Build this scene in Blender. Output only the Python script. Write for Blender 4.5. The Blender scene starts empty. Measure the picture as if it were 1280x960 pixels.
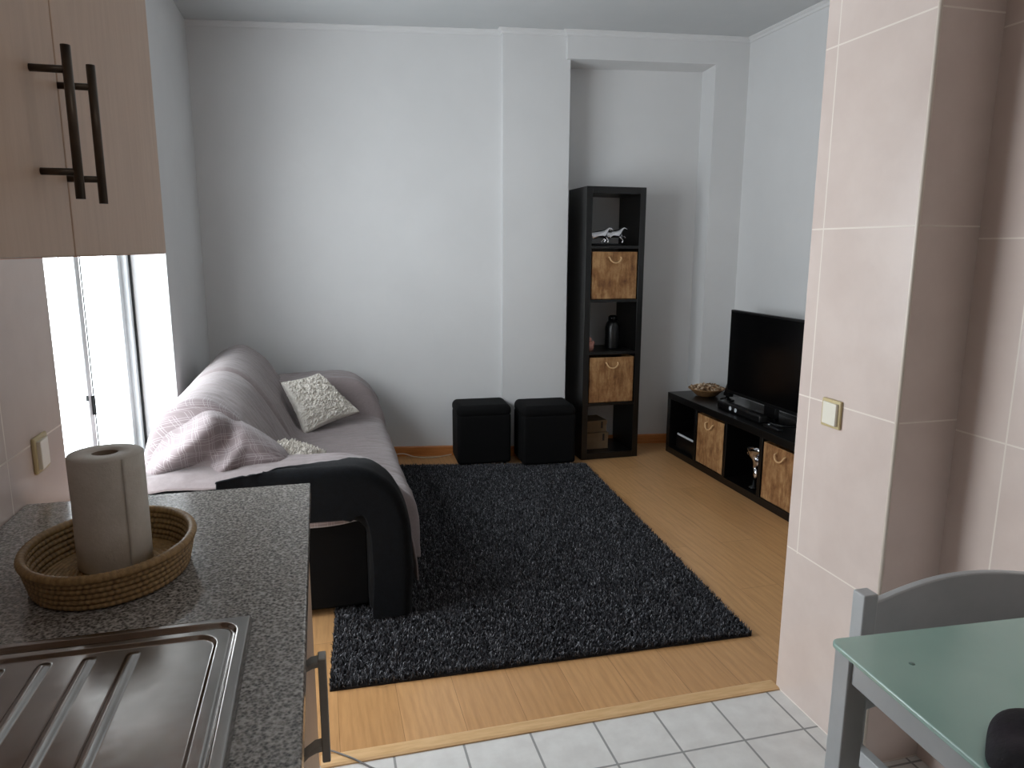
import bpy, bmesh, math, random
import numpy as np
from mathutils import Vector, Matrix, noise, Euler
random.seed(7); rng = np.random.default_rng(7)
scn = bpy.context.scene
COL = scn.collection
PI = math.pi

# ------------------------------------------------------------------ materials
def new_mat(name):
    m = bpy.data.materials.new(name); m.use_nodes = True
    nt = m.node_tree; nt.nodes.clear()
    out = nt.nodes.new('ShaderNodeOutputMaterial'); b = nt.nodes.new('ShaderNodeBsdfPrincipled')
    nt.links.new(b.outputs[0], out.inputs[0])
    return m, nt, b
def rgb(*c):   # sRGB 0..255 to linear
    return tuple(((v/255)/12.92 if v/255 <= .04045 else ((v/255+.055)/1.055)**2.4) for v in c) + (1,)
def N(nt, t, **kw):
    n = nt.nodes.new(t)
    for k, v in kw.items():
        if k in n.inputs.keys() if isinstance(k, str) else False: n.inputs[k].default_value = v
        else: setattr(n, k, v)
    return n
def mathn(nt, op, a, b=None, c=None):
    n = nt.nodes.new('ShaderNodeMath'); n.operation = op
    for i, v in enumerate((a, b, c)):
        if v is None: continue
        if isinstance(v, (int, float)): n.inputs[i].default_value = v
        else: nt.links.new(v, n.inputs[i])
    return n.outputs[0]
def mixc(nt, fac, a, b):
    n = nt.nodes.new('ShaderNodeMix'); n.data_type = 'RGBA'
    for i, v in ((0, fac), (6, a), (7, b)):
        if isinstance(v, (int, float, tuple)): n.inputs[i].default_value = v
        else: nt.links.new(v, n.inputs[i])
    return n.outputs[2]
def coords(nt, scale=(1,1,1), rot=(0,0,0), kind='Position', loc=(0,0,0)):
    mp = nt.nodes.new('ShaderNodeMapping')
    if kind == 'Position': g = nt.nodes.new('ShaderNodeNewGeometry'); o = g.outputs['Position']
    else: g = nt.nodes.new('ShaderNodeTexCoord'); o = g.outputs[kind]
    nt.links.new(o, mp.inputs[0])
    mp.inputs['Scale'].default_value = scale; mp.inputs['Rotation'].default_value = rot; mp.inputs['Location'].default_value = loc
    return mp.outputs[0]
def noisen(nt, vec, scale, detail=3, rough=.5):
    n = nt.nodes.new('ShaderNodeTexNoise'); nt.links.new(vec, n.inputs['Vector'])
    n.inputs['Scale'].default_value = scale; n.inputs['Detail'].default_value = detail; n.inputs['Roughness'].default_value = rough
    return n.outputs['Fac']
def ramp(nt, fac, stops):
    r = nt.nodes.new('ShaderNodeValToRGB'); nt.links.new(fac, r.inputs[0])
    e = r.color_ramp.elements
    while len(e) < len(stops): e.new(.5)
    for el, (p, c) in zip(e, stops): el.position = p; el.color = c
    return r.outputs[0]
def bump(nt, b, h, strength=.3, dist=.005):
    n = nt.nodes.new('ShaderNodeBump'); n.inputs['Strength'].default_value = strength; n.inputs['Distance'].default_value = dist
    nt.links.new(h, n.inputs['Height']); nt.links.new(n.outputs[0], b.inputs['Normal'])
def mat(name, c1, c2=None, scale=8, rough=.6, metal=0, bmp=0, bscale=None, stretch=(1,1,1), spec=.5, sheen=0, bdist=.003, kind='Object'):
    m, nt, b = new_mat(name)
    v = coords(nt, stretch, kind=kind)
    f = noisen(nt, v, scale, 4, .6)
    nt.links.new(ramp(nt, f, [(.35, c1), (.65, c2 or c1)]), b.inputs['Base Color'])
    b.inputs['Roughness'].default_value = rough; b.inputs['Metallic'].default_value = metal
    b.inputs['Specular IOR Level'].default_value = spec
    if sheen: b.inputs['Sheen Weight'].default_value = sheen
    if bmp: bump(nt, b, noisen(nt, v, bscale or scale*4, 4, .6), bmp, bdist)
    return m

M = {}
M['wall'] = mat('white_paint', rgb(214,214,214), rgb(218,218,218), 2, .85, bmp=.15, bscale=120, bdist=.001, spec=.2, kind='Position')
M['ceil'] = mat('ceiling_paint', rgb(196,199,200), rgb(201,203,204), 2, .9, spec=.2, kind='Position')
M['gloss_black'] = mat('glossy_black', rgb(4,4,5), rgb(6,6,7), 5, .22, spec=.3)
M['black'] = mat('black_brown_laminate', rgb(6,5,5), rgb(10,9,8), 12, .34, spec=.5, stretch=(8,8,1), bmp=.08, bscale=60)
M['black_plastic'] = mat('black_plastic', rgb(8,8,9), rgb(12,12,13), 12, .35)
M['leather'] = mat('black_leather', rgb(3,3,4), rgb(6,6,7), 30, .75, spec=.15, bmp=.3, bscale=300, bdist=.001)
M['pouf'] = mat('black_upholstery', rgb(5,5,6), rgb(9,9,10), 200, .85, bmp=.4, bscale=600, bdist=.001, spec=.2)
M['throw'] = mat('black_throw', rgb(4,5,7), rgb(9,12,17), 60, .9, bmp=.8, bscale=350, bdist=.003, sheen=.05, spec=.15)
M['steel'] = None
M['grey_metal'] = mat('grey_painted_metal', rgb(172,176,178), rgb(180,183,185), 10, .4, metal=.0)
M['handle_metal'] = mat('dark_handle_metal', rgb(72,64,56), rgb(84,74,64), 20, .38, metal=.75)
M['bow_metal'] = mat('grey_satin_metal', rgb(138,136,130), rgb(148,146,140), 20, .4, metal=.25)
M['chrome'] = mat('chrome', rgb(205,205,210), rgb(225,225,228), 4, .08, metal=1)
M['pvc'] = mat('white_window_frame', rgb(226,232,235), rgb(232,236,238), 4, .35)
M['gasket'] = mat('dark_gasket', rgb(18,22,22), rgb(26,30,30), 4, .6)
M['switch'] = mat('ivory_plastic', rgb(225,220,205), rgb(230,225,212), 4, .35)
M['switch_frame'] = mat('beige_plastic_frame', rgb(190,172,128), rgb(200,184,142), 4, .35)
M['roll'] = mat('paper', rgb(196,192,182), rgb(204,200,192), 30, .95, bmp=.4, bscale=160, bdist=.002)
M['card_core'] = mat('grey_cardboard', rgb(120,105,90), rgb(130,115,98), 30, .9)
M['carton'] = mat('brown_cardboard', rgb(112,92,68), rgb(124,104,80), 10, .9)
M['rope'] = mat('beige_rope', rgb(226,190,142), rgb(205,165,118), 200, .9)
M['cab_edge'] = mat('orange_cabinet_edge', rgb(190,110,60), rgb(200,120,68), 8, .6)
M['skirting'] = mat('orange_wood_skirting', rgb(182,112,58), rgb(206,136,76), 6, .45, stretch=(1,1,10))
M['threshold'] = mat('oak_threshold', rgb(205,165,115), rgb(220,182,134), 10, .45, stretch=(1,8,1))
M['cable'] = mat('pale_cable', rgb(215,200,180), rgb(222,208,190), 4, .6)
M['cable_grey'] = mat('grey_cable', rgb(110,108,106), rgb(120,118,116), 4, .6)
M['pink'] = mat('pink_ceramic', rgb(205,140,125), rgb(225,165,150), 20, .5)
M['silver_plastic'] = mat('silver_plastic', rgb(200,205,210), rgb(215,220,225), 4, .35)
M['potpourri'] = mat('dried_potpourri', rgb(96,62,36), rgb(190,160,125), 60, .8)
M['potpourri_light'] = mat('pale_dried_petals', rgb(205,180,150), rgb(225,205,180), 60, .8)
M['wicker'] = mat('brown_wicker', rgb(110,78,46), rgb(150,112,70), 90, .7, bmp=.5, bscale=200)

def cabinet_mat():
    m, nt, b = new_mat('beech_laminate')
    v = coords(nt, (6,6,.6)); f = noisen(nt, v, 9, 6, .65)
    nt.links.new(ramp(nt, f, [(.3, rgb(186,160,138)), (.7, rgb(198,173,151))]), b.inputs['Base Color'])
    b.inputs['Roughness'].default_value = .5
    return m
M['cabinet'] = cabinet_mat()

def steel_mat():
    m, nt, b = new_mat('brushed_steel')
    v = coords(nt, (1,1,1)); f = noisen(nt, v, 40, 5, .6); g = noisen(nt, v, 6, 3, .6)
    nt.links.new(ramp(nt, g, [(.3, rgb(150,146,142)), (.7, rgb(172,168,164))]), b.inputs['Base Color'])
    nt.links.new(mathn(nt, 'MULTIPLY_ADD', f, .18, .12), b.inputs['Roughness'])
    b.inputs['Metallic'].default_value = 1
    bump(nt, b, noisen(nt, v, 9, 3), .25, .004)
    return m
M['steel'] = steel_mat()

def granite_mat():
    m, nt, b = new_mat('speckled_granite_laminate')
    v = coords(nt)
    vo = nt.nodes.new('ShaderNodeTexVoronoi'); nt.links.new(v, vo.inputs['Vector']); vo.inputs['Scale'].default_value = 210
    n1 = noisen(nt, v, 150, 3, .7)
    s = mathn(nt, 'ADD', mathn(nt, 'MULTIPLY', n1, .75), mathn(nt, 'MULTIPLY', vo.outputs['Distance'], .35))
    nt.links.new(ramp(nt, s, [(.36, rgb(52,50,48)), (.47, rgb(104,101,97)), (.58, rgb(146,142,136)), (.72, rgb(184,180,174))]), b.inputs['Base Color'])
    b.inputs['Roughness'].default_value = .16
    return m
M['granite'] = granite_mat()

def tile_joint_mat(name, base1, base2, joint, ax, u0, pu, v0, pv, vax='Z', w=.0022, rough=.18, umin=None, bmp=.3, cloud=5):
    """glazed tiles with joints every pu along world axis ax and every pv along vax"""
    m, nt, b = new_mat(name)
    g = nt.nodes.new('ShaderNodeNewGeometry'); s = nt.nodes.new('ShaderNodeSeparateXYZ'); nt.links.new(g.outputs['Position'], s.inputs[0])
    def line(o, c, p):
        if p is None: return None
        t = mathn(nt, 'PINGPONG', mathn(nt, 'SUBTRACT', o, c), p/2) if False else None
        q = mathn(nt, 'DIVIDE', mathn(nt, 'SUBTRACT', o, c), p)
        r = mathn(nt, 'ABSOLUTE', mathn(nt, 'SUBTRACT', q, mathn(nt, 'ROUND', q)))
        return mathn(nt, 'LESS_THAN', r, w/p)
    lu = line(s.outputs[ax], u0, pu) if pu else None
    lv = line(s.outputs[vax], v0, pv)
    if lu is not None and umin is not None: lu = mathn(nt, 'MULTIPLY', lu, mathn(nt, 'GREATER_THAN', s.outputs['Z'], umin))
    j = lv if lu is None else mathn(nt, 'MAXIMUM', lu, lv)
    f = noisen(nt, g.outputs['Position'], cloud, 5, .6)
    c = ramp(nt, f, [(.35, base1), (.65, base2)])
    nt.links.new(mixc(nt, j, c, joint), b.inputs['Base Color'])
    nt.links.new(mathn(nt, 'MULTIPLY_ADD', j, .5, rough), b.inputs['Roughness'])
    bump(nt, b, mathn(nt, 'SUBTRACT', 1.0, j), bmp, .002)
    return m
TB1, TB2, TJ = rgb(206,190,182), rgb(214,199,191), rgb(226,216,206)
M['tile_pillar'] = tile_joint_mat('pink_wall_tiles_pillar', TB1, TB2, TJ, 'Y', 1.848, 3.0, .003, .5025, umin=.5)
M['tile_right'] = tile_joint_mat('pink_wall_tiles_right', TB1, TB2, TJ, 'Y', 1.352, .35, -.02, .5)
M['tile_left'] = tile_joint_mat('pink_wall_tiles_left', TB1, TB2, TJ, 'Y', 1.655, .35, .014, .5)
M['tile_back'] = tile_joint_mat('pink_wall_tiles_back', TB1, TB2, TJ, 'X', 0, .35, 0, .5)
M['tile_floor'] = tile_joint_mat('white_floor_tiles', rgb(214,212,209), rgb(226,225,222), rgb(150,150,148), 'X', .356, .2055, 1.892-.2055, .2055, vax='Y', w=.0035, rough=.3, cloud=14)

def laminate_mat():
    m, nt, b = new_mat('oak_laminate_floor')
    v = coords(nt, rot=(0,0,PI/2))
    br = nt.nodes.new('ShaderNodeTexBrick'); nt.links.new(v, br.inputs['Vector'])
    br.inputs['Scale'].default_value = 1; br.inputs['Brick Width'].default_value = 1.28; br.inputs['Row Height'].default_value = .19
    br.inputs['Mortar Size'].default_value = .0008; br.offset = .37
    br.inputs['Color1'].default_value = rgb(192,147,99); br.inputs['Color2'].default_value = rgb(202,157,109); br.inputs['Mortar'].default_value = rgb(140,102,66)
    v2 = coords(nt, (14,1.1,1)); g = noisen(nt, v2, 5, 8, .68)
    v3 = coords(nt, (3.2,.55,1)); w = nt.nodes.new('ShaderNodeTexWave'); nt.links.new(v3, w.inputs['Vector'])
    w.inputs['Scale'].default_value = 3; w.inputs['Distortion'].default_value = 9; w.inputs['Detail'].default_value = 3; w.inputs['Detail Scale'].default_value = 1.2
    gr = ramp(nt, g, [(.3, (.72,.68,.62,1)), (.7, (1.12,1.1,1.08,1))])
    mu = nt.nodes.new('ShaderNodeMix'); mu.data_type = 'RGBA'; mu.blend_type = 'MULTIPLY'; mu.inputs[0].default_value = .55
    nt.links.new(br.outputs['Color'], mu.inputs[6]); nt.links.new(gr, mu.inputs[7])
    wr = ramp(nt, w.outputs['Fac'], [(.0, (.84,.8,.75,1)), (.5, (1.04,1.04,1.03,1))])
    mu2 = nt.nodes.new('ShaderNodeMix'); mu2.data_type = 'RGBA'; mu2.blend_type = 'MULTIPLY'; mu2.inputs[0].default_value = .4
    nt.links.new(mu.outputs[2], mu2.inputs[6]); nt.links.new(wr, mu2.inputs[7])
    nt.links.new(mu2.outputs[2], b.inputs['Base Color'])
    b.inputs['Roughness'].default_value = .32
    return m
M['laminate'] = laminate_mat()

def boxwood_mat():
    m, nt, b = new_mat('wood_print_fabric')
    v = coords(nt, (7,7,1.5), kind='Object'); f = noisen(nt, v, 4, 6, .7)
    v2 = coords(nt, (1,1,1), kind='Object'); f2 = noisen(nt, v2, 11, 4, .7)
    s = mathn(nt, 'ADD', mathn(nt, 'MULTIPLY', f, .6), mathn(nt, 'MULTIPLY', f2, .45))
    nt.links.new(ramp(nt, s, [(.36, rgb(96,60,33)), (.5, rgb(146,103,62)), (.64, rgb(184,144,98))]), b.inputs['Base Color'])
    b.inputs['Roughness'].default_value = .7
    return m
M['boxwood'] = boxwood_mat()

def fabric_mat(name, plaid):
    m, nt, b = new_mat(name)
    v = coords(nt, kind='UV')
    n1 = noisen(nt, v, 60, 4, .6); n2 = noisen(nt, v, 3, 3)
    c = ramp(nt, mathn(nt, 'ADD', mathn(nt, 'MULTIPLY', n1, .4), mathn(nt, 'MULTIPLY', n2, .6)), [(.35, rgb(121,110,110)), (.65, rgb(138,127,127))])
    if plaid is not None:
        s = nt.nodes.new('ShaderNodeSeparateXYZ'); nt.links.new(v, s.inputs[0])
        def lines(o, p, w, ph=0):
            q = mathn(nt, 'DIVIDE', mathn(nt, 'ADD', o, ph), p)
            r = mathn(nt, 'ABSOLUTE', mathn(nt, 'SUBTRACT', q, mathn(nt, 'ROUND', q)))
            return mathn(nt, 'LESS_THAN', r, w/p)
        L = None
        for o in (s.outputs['X'], s.outputs['Y']):
            for ph in (0, .009, .024):
                l = lines(o, .062, .0011, ph)
                L = l if L is None else mathn(nt, 'MAXIMUM', L, l)
        wide = mathn(nt, 'MULTIPLY', lines(s.outputs['X'], .062, .010, -.02), .35)
        L = mathn(nt, 'MAXIMUM', mathn(nt, 'MULTIPLY', L, .30), mathn(nt, 'MULTIPLY', wide, .0))
        at = nt.nodes.new('ShaderNodeAttribute'); at.attribute_name = 'plaid'
        L = mathn(nt, 'MULTIPLY', L, at.outputs['Fac'])
        dk = mixc(nt, mathn(nt, 'MULTIPLY', at.outputs['Fac'], .45), c, rgb(104,89,92))
        c = mixc(nt, L, dk, rgb(205,198,200))
    nt.links.new(c, b.inputs['Base Color']); b.inputs['Roughness'].default_value = .85
    b.inputs['Sheen Weight'].default_value = .2
    bump(nt, b, noisen(nt, v, 420, 3), .5, .001)
    return m
M['spread'] = fabric_mat('mauve_bedspread', True)
M['fluffy'] = mat('white_fluffy_fabric', rgb(196,190,180), rgb(218,213,205), 40, .95, bmp=.9, bscale=90, bdist=.006, sheen=.3)

def frosted_mat():
    m, nt, b = new_mat('green_frosted_glass')
    v = coords(nt); f = noisen(nt, v, 5, 3)
    nt.links.new(ramp(nt, f, [(.3, rgb(170,208,197)), (.7, rgb(182,217,206))]), b.inputs['Base Color'])
    b.inputs['Roughness'].default_value = .22; b.inputs['Transmission Weight'].default_value = .25
    b.inputs['Coat Weight'].default_value = .4; b.inputs['Coat Roughness'].default_value = .05
    return m
M['tableglass'] = frosted_mat()

def glass_mat():
    m = bpy.data.materials.new('window_glass'); m.use_nodes = True; nt = m.node_tree; nt.nodes.clear()
    out = nt.nodes.new('ShaderNodeOutputMaterial'); t = nt.nodes.new('ShaderNodeBsdfTransparent'); g = nt.nodes.new('ShaderNodeBsdfGlossy')
    t.inputs[0].default_value = (.96,.98,.98,1); g.inputs['Roughness'].default_value = .02
    fr = nt.nodes.new('ShaderNodeFresnel'); fr.inputs[0].default_value = 1.3
    mx = nt.nodes.new('ShaderNodeMixShader'); nt.links.new(fr.outputs[0], mx.inputs[0])
    nt.links.new(t.outputs[0], mx.inputs[1]); nt.links.new(g.outputs[0], mx.inputs[2]); nt.links.new(mx.outputs[0], out.inputs[0])
    return m
M['glass'] = glass_mat()

def rug_mat():
    m, nt, b = new_mat('charcoal_shag')
    at = nt.nodes.new('ShaderNodeAttribute'); at.attribute_name = 'tone'
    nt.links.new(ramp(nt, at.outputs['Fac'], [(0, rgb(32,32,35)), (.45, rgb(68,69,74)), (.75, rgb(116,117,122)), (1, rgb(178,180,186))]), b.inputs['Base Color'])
    b.inputs['Roughness'].default_value = .8; b.inputs['Specular IOR Level'].default_value = .3
    return m
M['rug'] = rug_mat()
def straw_mat():
    m, nt, b = new_mat('woven_straw')
    v = coords(nt); f = noisen(nt, v, 120, 4, .7)
    at = nt.nodes.new('ShaderNodeAttribute'); at.attribute_name = 'tone'
    c = ramp(nt, f, [(.3, rgb(128,98,58)), (.7, rgb(172,142,94))])
    nt.links.new(mixc(nt, mathn(nt, 'MULTIPLY', at.outputs['Fac'], .75), c, rgb(64,44,24)), b.inputs['Base Color'])
    b.inputs['Roughness'].default_value = .6
    return m
M['straw'] = straw_mat()

# ------------------------------------------------------------------ helpers
def empty(name, loc, label, cat, group=None, rotz=0):
    o = bpy.data.objects.new(name, None); COL.objects.link(o); o.location = loc; o.rotation_euler = (0,0,rotz)
    o.empty_display_size = .05
    o['label'] = label; o['category'] = cat
    if group: o['group'] = group
    return o
def tag(o, label, cat, group=None):
    o['label'] = label; o['category'] = cat
    if group: o['group'] = group
    return o
def adopt(o, parent):
    if parent is None: return
    o.parent = parent
    o.matrix_parent_inverse = (Matrix.LocRotScale(parent.location, parent.rotation_euler, parent.scale) if parent.parent is None else Matrix.Identity(4)).inverted()
    if parent.parent is not None:
        pp = parent.parent
        o.matrix_parent_inverse = Matrix.Identity(4)  # parents that are parts sit at the world origin
def mk(name, bm, m, parent=None, smooth=False, bevel=0, seg=2, subd=0, local=False, kind=None):
    """mesh is in world coordinates; local=True means coordinates relative to the top-level parent"""
    me = bpy.data.meshes.new(name)
    if isinstance(bm, bmesh.types.BMesh):
        bmesh.ops.recalc_face_normals(bm, faces=bm.faces[:]); bm.to_mesh(me); bm.free()
    else: me.from_pydata(*bm); me.update()
    mats = m if isinstance(m, (list, tuple)) else [m]
    for x in mats: me.materials.append(x)
    o = bpy.data.objects.new(name, me); COL.objects.link(o)
    if smooth:
        for p in me.polygons: p.use_smooth = True
    if bevel:
        b = o.modifiers.new('b', 'BEVEL'); b.width = bevel; b.segments = seg; b.limit_method = 'ANGLE'; b.angle_limit = .6
        b.harden_normals = False
        for p in me.polygons: p.use_smooth = True
        try: me.set_sharp_from_angle(angle=.6)
        except Exception: pass
    if subd:
        s = o.modifiers.new('s', 'SUBSURF'); s.levels = subd; s.render_levels = subd
    if parent is not None:
        o.parent = parent
        if not local:
            if parent.parent is None and parent.type == 'EMPTY':
                o.matrix_parent_inverse = Matrix.LocRotScale(parent.location, parent.rotation_euler, parent.scale).inverted()
            # a mesh parent sits at identity relative to its own root, so nothing to undo
    if kind: o['kind'] = kind
    return o
def BM(): return bmesh.new()
def box(bm, x0, x1, y0, y1, z0, z1, mi=0, rz=0, about=None):
    vs = [bm.verts.new((x, y, z)) for x in (x0, x1) for y in (y0, y1) for z in (z0, z1)]
    if rz:
        c = Vector(about if about else ((x0+x1)/2, (y0+y1)/2, 0)).to_3d(); R = Matrix.Rotation(rz, 3, 'Z')
        for v in vs: d = v.co-c; v.co = c+R@d
    for f in ((0,1,3,2),(4,6,7,5),(0,4,5,1),(2,3,7,6),(0,2,6,4),(1,5,7,3)):
        fa = bm.faces.new([vs[i] for i in f]); fa.material_index = mi
    return vs
def tube(bm, pts, r, n=10, cap=True, mi=0):
    pts = [Vector(p) for p in pts]; rings = []
    for i, p in enumerate(pts):
        t = (pts[min(i+1, len(pts)-1)]-pts[max(i-1, 0)]).normalized()
        a = t.orthogonal().normalized() if i == 0 else (prev - t*prev.dot(t)).normalized()
        prev = a; b = t.cross(a)
        rr = r[i] if isinstance(r, (list, tuple)) else r
        rings.append([bm.verts.new(p+(a*math.cos(2*PI*k/n)+b*math.sin(2*PI*k/n))*rr) for k in range(n)])
    for i in range(len(rings)-1):
        for k in range(n):
            f = bm.faces.new((rings[i][k], rings[i][(k+1)%n], rings[i+1][(k+1)%n], rings[i+1][k])); f.material_index = mi; f.smooth = True
    if cap: bm.faces.new(rings[0][::-1]); bm.faces.new(rings[-1])
def lathe(bm, prof, c=(0,0,0), n=32, sx=1, sy=1, mi=0):
    rings = []
    for r, z in prof:
        rings.append([bm.verts.new((c[0]+r*sx*math.cos(2*PI*k/n), c[1]+r*sy*math.sin(2*PI*k/n), c[2]+z)) for k in range(n)])
    for i in range(len(rings)-1):
        for k in range(n):
            f = bm.faces.new((rings[i][k], rings[i][(k+1)%n], rings[i+1][(k+1)%n], rings[i+1][k])); f.material_index = mi; f.smooth = True
    return rings
def prism(bm, poly, axis, a, b):
    """poly: 2D points; axis 'x','y','z' extrusion from a to b"""
    def P(u, v, w): return {'x': (w,u,v), 'y': (u,w,v), 'z': (u,v,w)}[axis]
    A = [bm.verts.new(P(u, v, a)) for u, v in poly]; B = [bm.verts.new(P(u, v, b)) for u, v in poly]
    n = len(poly)
    bm.faces.new(A); bm.faces.new(B[::-1])
    for i in range(n): bm.faces.new((A[i], B[i], B[(i+1)%n], A[(i+1)%n]))
def catmull(pts, n):
    P_ = [np.array(p, float) for p in pts]; P_ = [2*P_[0]-P_[1]]+P_+[2*P_[-1]-P_[-2]]
    out = []
    seg = len(pts)-1
    for i in range(n):
        t = i/(n-1)*seg; k = min(int(t), seg-1); t -= k
        a, b, c, d = P_[k:k+4]
        out.append(.5*((2*b)+(-a+c)*t+(2*a-5*b+4*c-d)*t*t+(-a+3*b-3*c+d)*t**3))
    return out
def sstep(a, b, x):
    t = min(1, max(0, (x-a)/(b-a))); return t*t*(3-2*t)
def sheet(name, f, nu, nv, m, parent=None, thick=0, uv=True, plaid=None, kind=None):
    """f(u,v) -> point; smooth grid with metric-ish UVs"""
    P_ = np.array([[f(i/(nu-1), j/(nv-1)) for j in range(nv)] for i in range(nu)])
    vs = P_.reshape(-1, 3)
    faces = [(i*nv+j, (i+1)*nv+j, (i+1)*nv+j+1, i*nv+j+1) for i in range(nu-1) for j in range(nv-1)]
    me = bpy.data.meshes.new(name); me.from_pydata(vs.tolist(), [], faces); me.update()
    du = np.zeros((nu, nv)); du[1:] = np.cumsum(np.linalg.norm(P_[1:]-P_[:-1], axis=2), axis=0)
    dv = np.zeros((nu, nv)); dv[:, 1:] = np.cumsum(np.linalg.norm(P_[:, 1:]-P_[:, :-1], axis=2), axis=1)
    uvl = me.uv_layers.new(name='UVMap'); idx = np.empty(len(me.loops), int); me.loops.foreach_get('vertex_index', idx)
    U = np.stack([du.reshape(-1)[idx], dv.reshape(-1)[idx]], 1).astype(np.float32); uvl.data.foreach_set('uv', U.reshape(-1))
    if plaid is not None:
        a = me.attributes.new('plaid', 'FLOAT', 'POINT')
        a.data.foreach_set('value', np.array([plaid(i/(nu-1), j/(nv-1), P_[i, j]) for i in range(nu) for j in range(nv)], dtype=np.float32))
    me.materials.append(m)
    for p in me.polygons: p.use_smooth = True
    o = bpy.data.objects.new(name, me); COL.objects.link(o)
    if thick:
        s = o.modifiers.new('t', 'SOLIDIFY'); s.thickness = thick; s.offset = -1
    if parent is not None:
        o.parent = parent
        if parent.type == 'EMPTY': o.matrix_parent_inverse = Matrix.LocRotScale(parent.location, parent.rotation_euler, parent.scale).inverted()
    return o
def nz(p, s, a): return noise.noise(Vector(p)*s)*a

# ------------------------------------------------------------------ camera
H = 1.45
yaw, pitch, roll, f = .26016787, .18531402, .00369165, 900.255
fw = Vector((math.sin(yaw)*math.cos(pitch), math.cos(yaw)*math.cos(pitch), -math.sin(pitch)))
r0 = Vector((math.cos(yaw), -math.sin(yaw), 0)); u0 = r0.cross(fw)
r1 = r0*math.cos(roll)+u0*math.sin(roll); u1 = -r0*math.sin(roll)+u0*math.cos(roll)
cd = bpy.data.cameras.new('camera'); cam = bpy.data.objects.new('camera', cd); COL.objects.link(cam)
mw = Matrix.Identity(4)
for i in range(3): mw[i][0] = r1[i]; mw[i][1] = u1[i]; mw[i][2] = -fw[i]
mw[2][3] = H
cam.matrix_world = mw; cd.sensor_width = 36; cd.sensor_fit = 'HORIZONTAL'; cd.lens = f*36/1280; cd.clip_start = .02
scn.camera = cam

# ------------------------------------------------------------------ room shell
CH = 2.84
SK = -.1652                       # back wall skew
bdir = Vector((math.cos(SK), math.sin(SK))); bnor = Vector((-bdir.y, bdir.x))
def bw(x): return 4.978 + math.tan(SK)*(x-.503)      # y of the back wall face at x
def S(name, bm, m, **k): return mk(name, bm, m, kind='structure', **k)
bm = BM(); box(bm, -.9, 3.1, 1.895, 5.5, -.12, 0); S('floor', bm, M['laminate'])
bm = BM(); box(bm, -.9, 1.9, -1.4, 1.895, -.12, 0); S('floor_kitchen', bm, M['tile_floor'])
bm = BM(); prism(bm, [(1.88,0),(1.88,.004),(1.888,.007),(1.925,.007),(1.933,.004),(1.933,0)], 'x', -.055, 1.433); S('trim_1', bm, M['threshold'])
bm = BM(); box(bm, -1.2, 3.1, -1.4, 5.5, CH, CH+.1); S('ceiling', bm, M['ceil'])
# back wall with pier, alcove and lintel
def bwp(x, d): # point on back wall line at x pulled d into the room
    return (x - 0*d, bw(x)-d)
bm = BM()
prism(bm, [(-.95, bw(-.95)), (1.215, bw(1.215)), (1.215, 5.6), (-.95, 5.6)], 'z', -.1, CH+.05)            # long left stretch
prism(bm, [(1.212, bw(1.212)-.055), (1.655, bw(1.655)-.03), (1.655, 5.6), (1.212, 5.6)], 'z', -.1, CH+.05)  # pier
prism(bm, [(1.654, 4.99), (2.80, 4.807), (2.80, 5.6), (1.654, 5.6)], 'z', -.1, 2.75)                          # alcove back
prism(bm, [(2.63, bw(2.63)-.0191), (3.1, bw(3.1)), (3.1, 5.6), (2.655, 5.6), (2.655, 4.83)], 'z', -.1, 2.7)         # right of the alcove
prism(bm, [(1.625, bw(1.625)-.06), (3.1, bw(3.1)-.0), (3.1, 5.6), (1.625, 5.6)], 'z', 2.668, CH+.05)           # lintel
S('wall_back', bm, M['wall'])
bm = BM(); box(bm, 2.86, 3.1, 1.7, 4.8, -.1, CH+.05); S('wall_right', bm, M['wall'])
# partition, tiled on the kitchen side
bm = BM(); box(bm, 1.433, 3.1, 1.5, 1.90, -.1, CH+.05)
S('wall_partition', bm, M['tile_pillar'])
bm = BM(); box(bm, 1.44, 2.87, 1.899, 1.905, 0, CH+.02); S('wall_partition_living', bm, M['wall'])
bm = BM(); box(bm, 1.625, 1.9, -1.4, 1.52, -.1, CH+.05); S('wall_kitchen_right', bm, M['tile_right'])
bm = BM(); box(bm, -1.0, 1.9, -1.5, -1.3, -.1, CH+.05); S('wall_kitchen_back', bm, M['tile_back'])
bm = BM(); box(bm, -.95, -.64, -1.4, 1.99, -.1, CH+.05); S('wall_kitchen_left', bm, M['tile_left'])
# left living wall around the window opening
WX = -.735; WIN = -.93; y0w, y1w, zt = 1.99, 3.98, 2.25
bm = BM()
box(bm, -1.02, WX, y1w, 5.45, -.1, CH+.05)
box(bm, -1.02, WX, 1.985, y1w+.001, zt, CH+.05)
box(bm, -1.02, WX, 1.985, y1w+.001, -.1, .03)
S('wall_left', bm, M['wall'])
bm = BM(); tube(bm, [(1.437,1.504,.0),(1.437,1.504,CH)], .006, 10); S('trim_2', bm, mat('corner_bead', rgb(214,203,190), rgb(220,209,197), 3, .3))
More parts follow.
